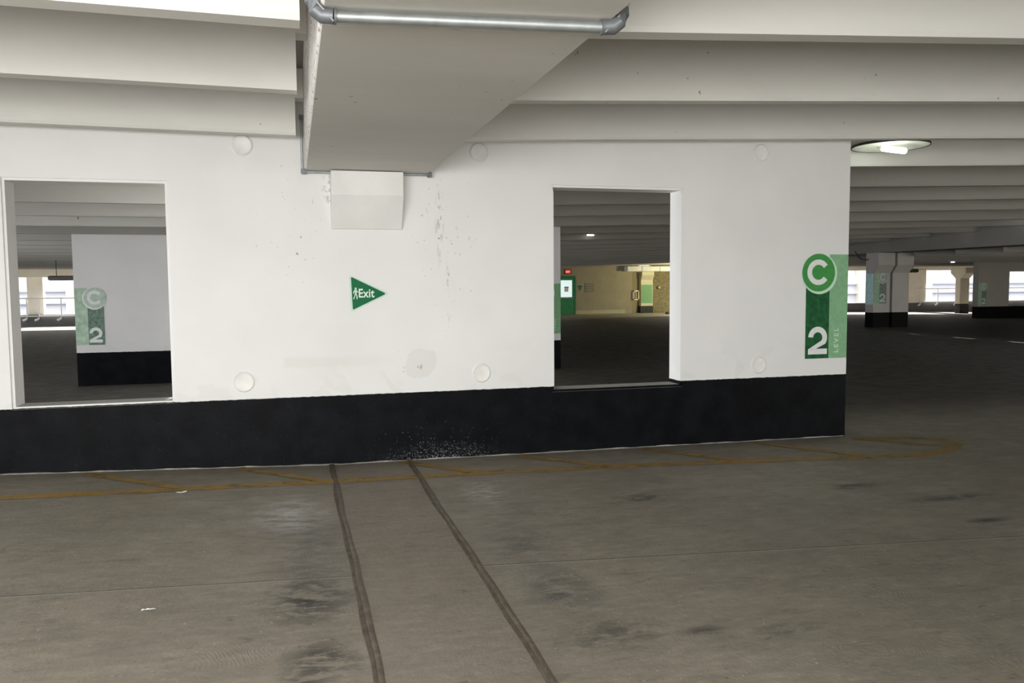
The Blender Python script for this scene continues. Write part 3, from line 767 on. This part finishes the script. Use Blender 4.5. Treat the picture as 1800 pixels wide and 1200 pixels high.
rtri([(14.335, 1.54), (14.62, 1.54), (14.47, 1.215)], .008, 39.982, 39.988).build('green_field', M['doorframe'], t)
t = thing('notice_board', (15.0, 39.99, 1.18), 'faded grey notice board on the far beige wall', 'board')
MB().box(14.75, 15.26, 39.975, 40.0, 1.16, 1.63, .006).build('panel', M['grayboard'], t)
for z in (1.25, 1.38, 1.50): MB().box(14.80, 15.20, 39.972, 39.975, z, z+.04).build('faded_line', M['beige'], t)
t = thing('extinguisher_cabinet', (17.62, 39.95, .72), 'cream framed fire extinguisher cabinet on the recess wall', 'cabinet')
m = MB()
for q in ((17.44, 17.49, .72, 1.24), (17.72, 17.77, .72, 1.24), (17.44, 17.77, .72, .78), (17.44, 17.77, 1.18, 1.24)): m.box(q[0], q[1], 39.86, 40.0, q[2], q[3])
m.build('frame', M['cabinet'], t)
MB().box(17.49, 17.72, 39.95, 39.98, .78, 1.18).build('back', M['glassdark'], t)
MB().lathe([(.01, 0), (.06, 0), (.065, .02), (.065, .24), (.03, .28), (.03, .33), (.01, .33)], (17.59, 39.90, .79), 16).build('extinguisher', M['redcan'], t, smooth=True)
# raised walk with yellow kerb line
m = MB(); m.box(9.8, 20.3, 39.0, 40.0, -.2, .02); struct(m.build('trim_9', M['walk']))
stripe2 = MB().prism([(9.8, 38.9), (13.5, 38.9), (15.6, 39.02), (15.6, 39.10), (13.5, 39.05), (9.8, 39.05)], 'Z', -.2, .024).build('kerb_line', M['curb'])
tag(stripe2, 'yellow painted kerb edge below the green door', 'kerb')
tag(MB().prism([(18.0, 39.05), (20.2, 38.6), (20.2, 38.85), (18.4, 39.15)], 'Z', -.2, .026).build('kerb_line', M['curb']), 'yellow painted kerb edge in front of the block wall', 'kerb')
tag(MB().prism([(38.45, -.02), (38.75, -.02), (38.72, .10), (38.48, .10)], 'X', 18.75, 19.35).build('kerb_drain', M['darkmetal'], bevel=.01), 'black block on the kerb in front of the block wall', 'block')

# ------------------------------------------------------------------ light
w = bpy.data.worlds.new('sky'); scene.world = w; w.use_nodes = True
bg = w.node_tree.nodes['Background']; bg.inputs[0].default_value = (.93, .97, 1.0, 1); bg.inputs[1].default_value = 3.1
def area(name, loc, aim, sx, sy, power, col=(1, 1, 1), spread=PI):
    l = bpy.data.lights.new(name, 'AREA'); l.shape = 'RECTANGLE'; l.size = sx; l.size_y = sy; l.energy = power; l.color = col; l.spread = spread
    o = bpy.data.objects.new(name, l); o.location = loc
    o.rotation_euler = (Vector(aim)-Vector(loc)).to_track_quat('-Z', 'Y').to_euler(); COL.objects.link(o); return o
struct(MB().box(-1.5, 50, -9.25, -9.01, -.5, 3.6).build('wall_blocker_rear', M['stem']))  # unseen wall added to block sky light from the right rear
struct(MB().box(50.01, 50.3, -9, 40.9, -.8, 3.6).build('wall_blocker_side', M['stem_shaded']))  # unseen end wall added to stop sky light coming in from the right
area('daylight_behind', (-2.6, -4.0, 1.2), (1.8, 7, 1.35), 8, 1.7, 655, (1, .99, .965))
area('floor_fill_behind', (-1.2, 1.0, 2.5), (-.4, 2.8, 0), 6, 1.6, 190, (1, .985, .955))  # added fill lamp, out of view, brightens the foreground floor
area('daylight_left', (-15.5, 13, 1.4), (0, 13, 1.4), 10, 1.8, 1500, (.97, .98, 1.0))
sl = bpy.data.lights.new('sun', 'SUN'); sl.energy = 26; sl.angle = .02; sl.color = (1, .96, .90)
so = bpy.data.objects.new('sun', sl); so.rotation_euler = Vector((-.25, -1, -.55)).to_track_quat('-Z', 'Y').to_euler(); COL.objects.link(so)
def spot(name, loc, aim, power, col, size, blend=.3, rad=.1):
    l = bpy.data.lights.new(name, 'SPOT'); l.energy = power; l.color = col; l.spot_size = size; l.spot_blend = blend; l.shadow_soft_size = rad
    o = bpy.data.objects.new(name, l); o.location = loc
    o.rotation_euler = (Vector(aim)-Vector(loc)).to_track_quat('-Z', 'Y').to_euler(); COL.objects.link(o)
spot('warm_lobby_light', (19.6, 36.5, 2.0), (16.5, 40, .9), 420, (1, .90, .46), 2.1, .25, .05)
l = bpy.data.lights.new('round_lamp_glow', 'POINT'); l.energy = 7; l.color = (.92, 1, .85); l.shadow_soft_size = .1
o = bpy.data.objects.new('round_lamp_glow', l); o.location = (6.8, 8.1, 3.06); COL.objects.link(o)

# ------------------------------------------------------------------ camera
cam = bpy.data.cameras.new('camera'); cam.sensor_width = 36; cam.lens = 36*1420/1800; cam.clip_start = .05; cam.clip_end = 400
co = bpy.data.objects.new('camera', cam); COL.objects.link(co)
rt = Vector((.9654461840300831, -.26048029883438534, -.007979953690349244)); up = Vector((.025997458190824406, .06579840882014422, .9974942112936562)); fw = Vector((.25930252198805775, .9632344383979875, -.07029664838913997))
co.matrix_world = Matrix(((rt.x, up.x, -fw.x, 0), (rt.y, up.y, -fw.y, 0), (rt.z, up.z, -fw.z, 1.6), (0, 0, 0, 1)))
scene.camera = co
scene.view_settings.view_transform = 'Standard'; scene.view_settings.look = 'None'
scene.view_settings.exposure = 0; scene.view_settings.gamma = 1
scene.cycles.use_denoising = True
scene.cycles.max_bounces = 10; scene.cycles.diffuse_bounces = 6; scene.cycles.sample_clamp_indirect = 8
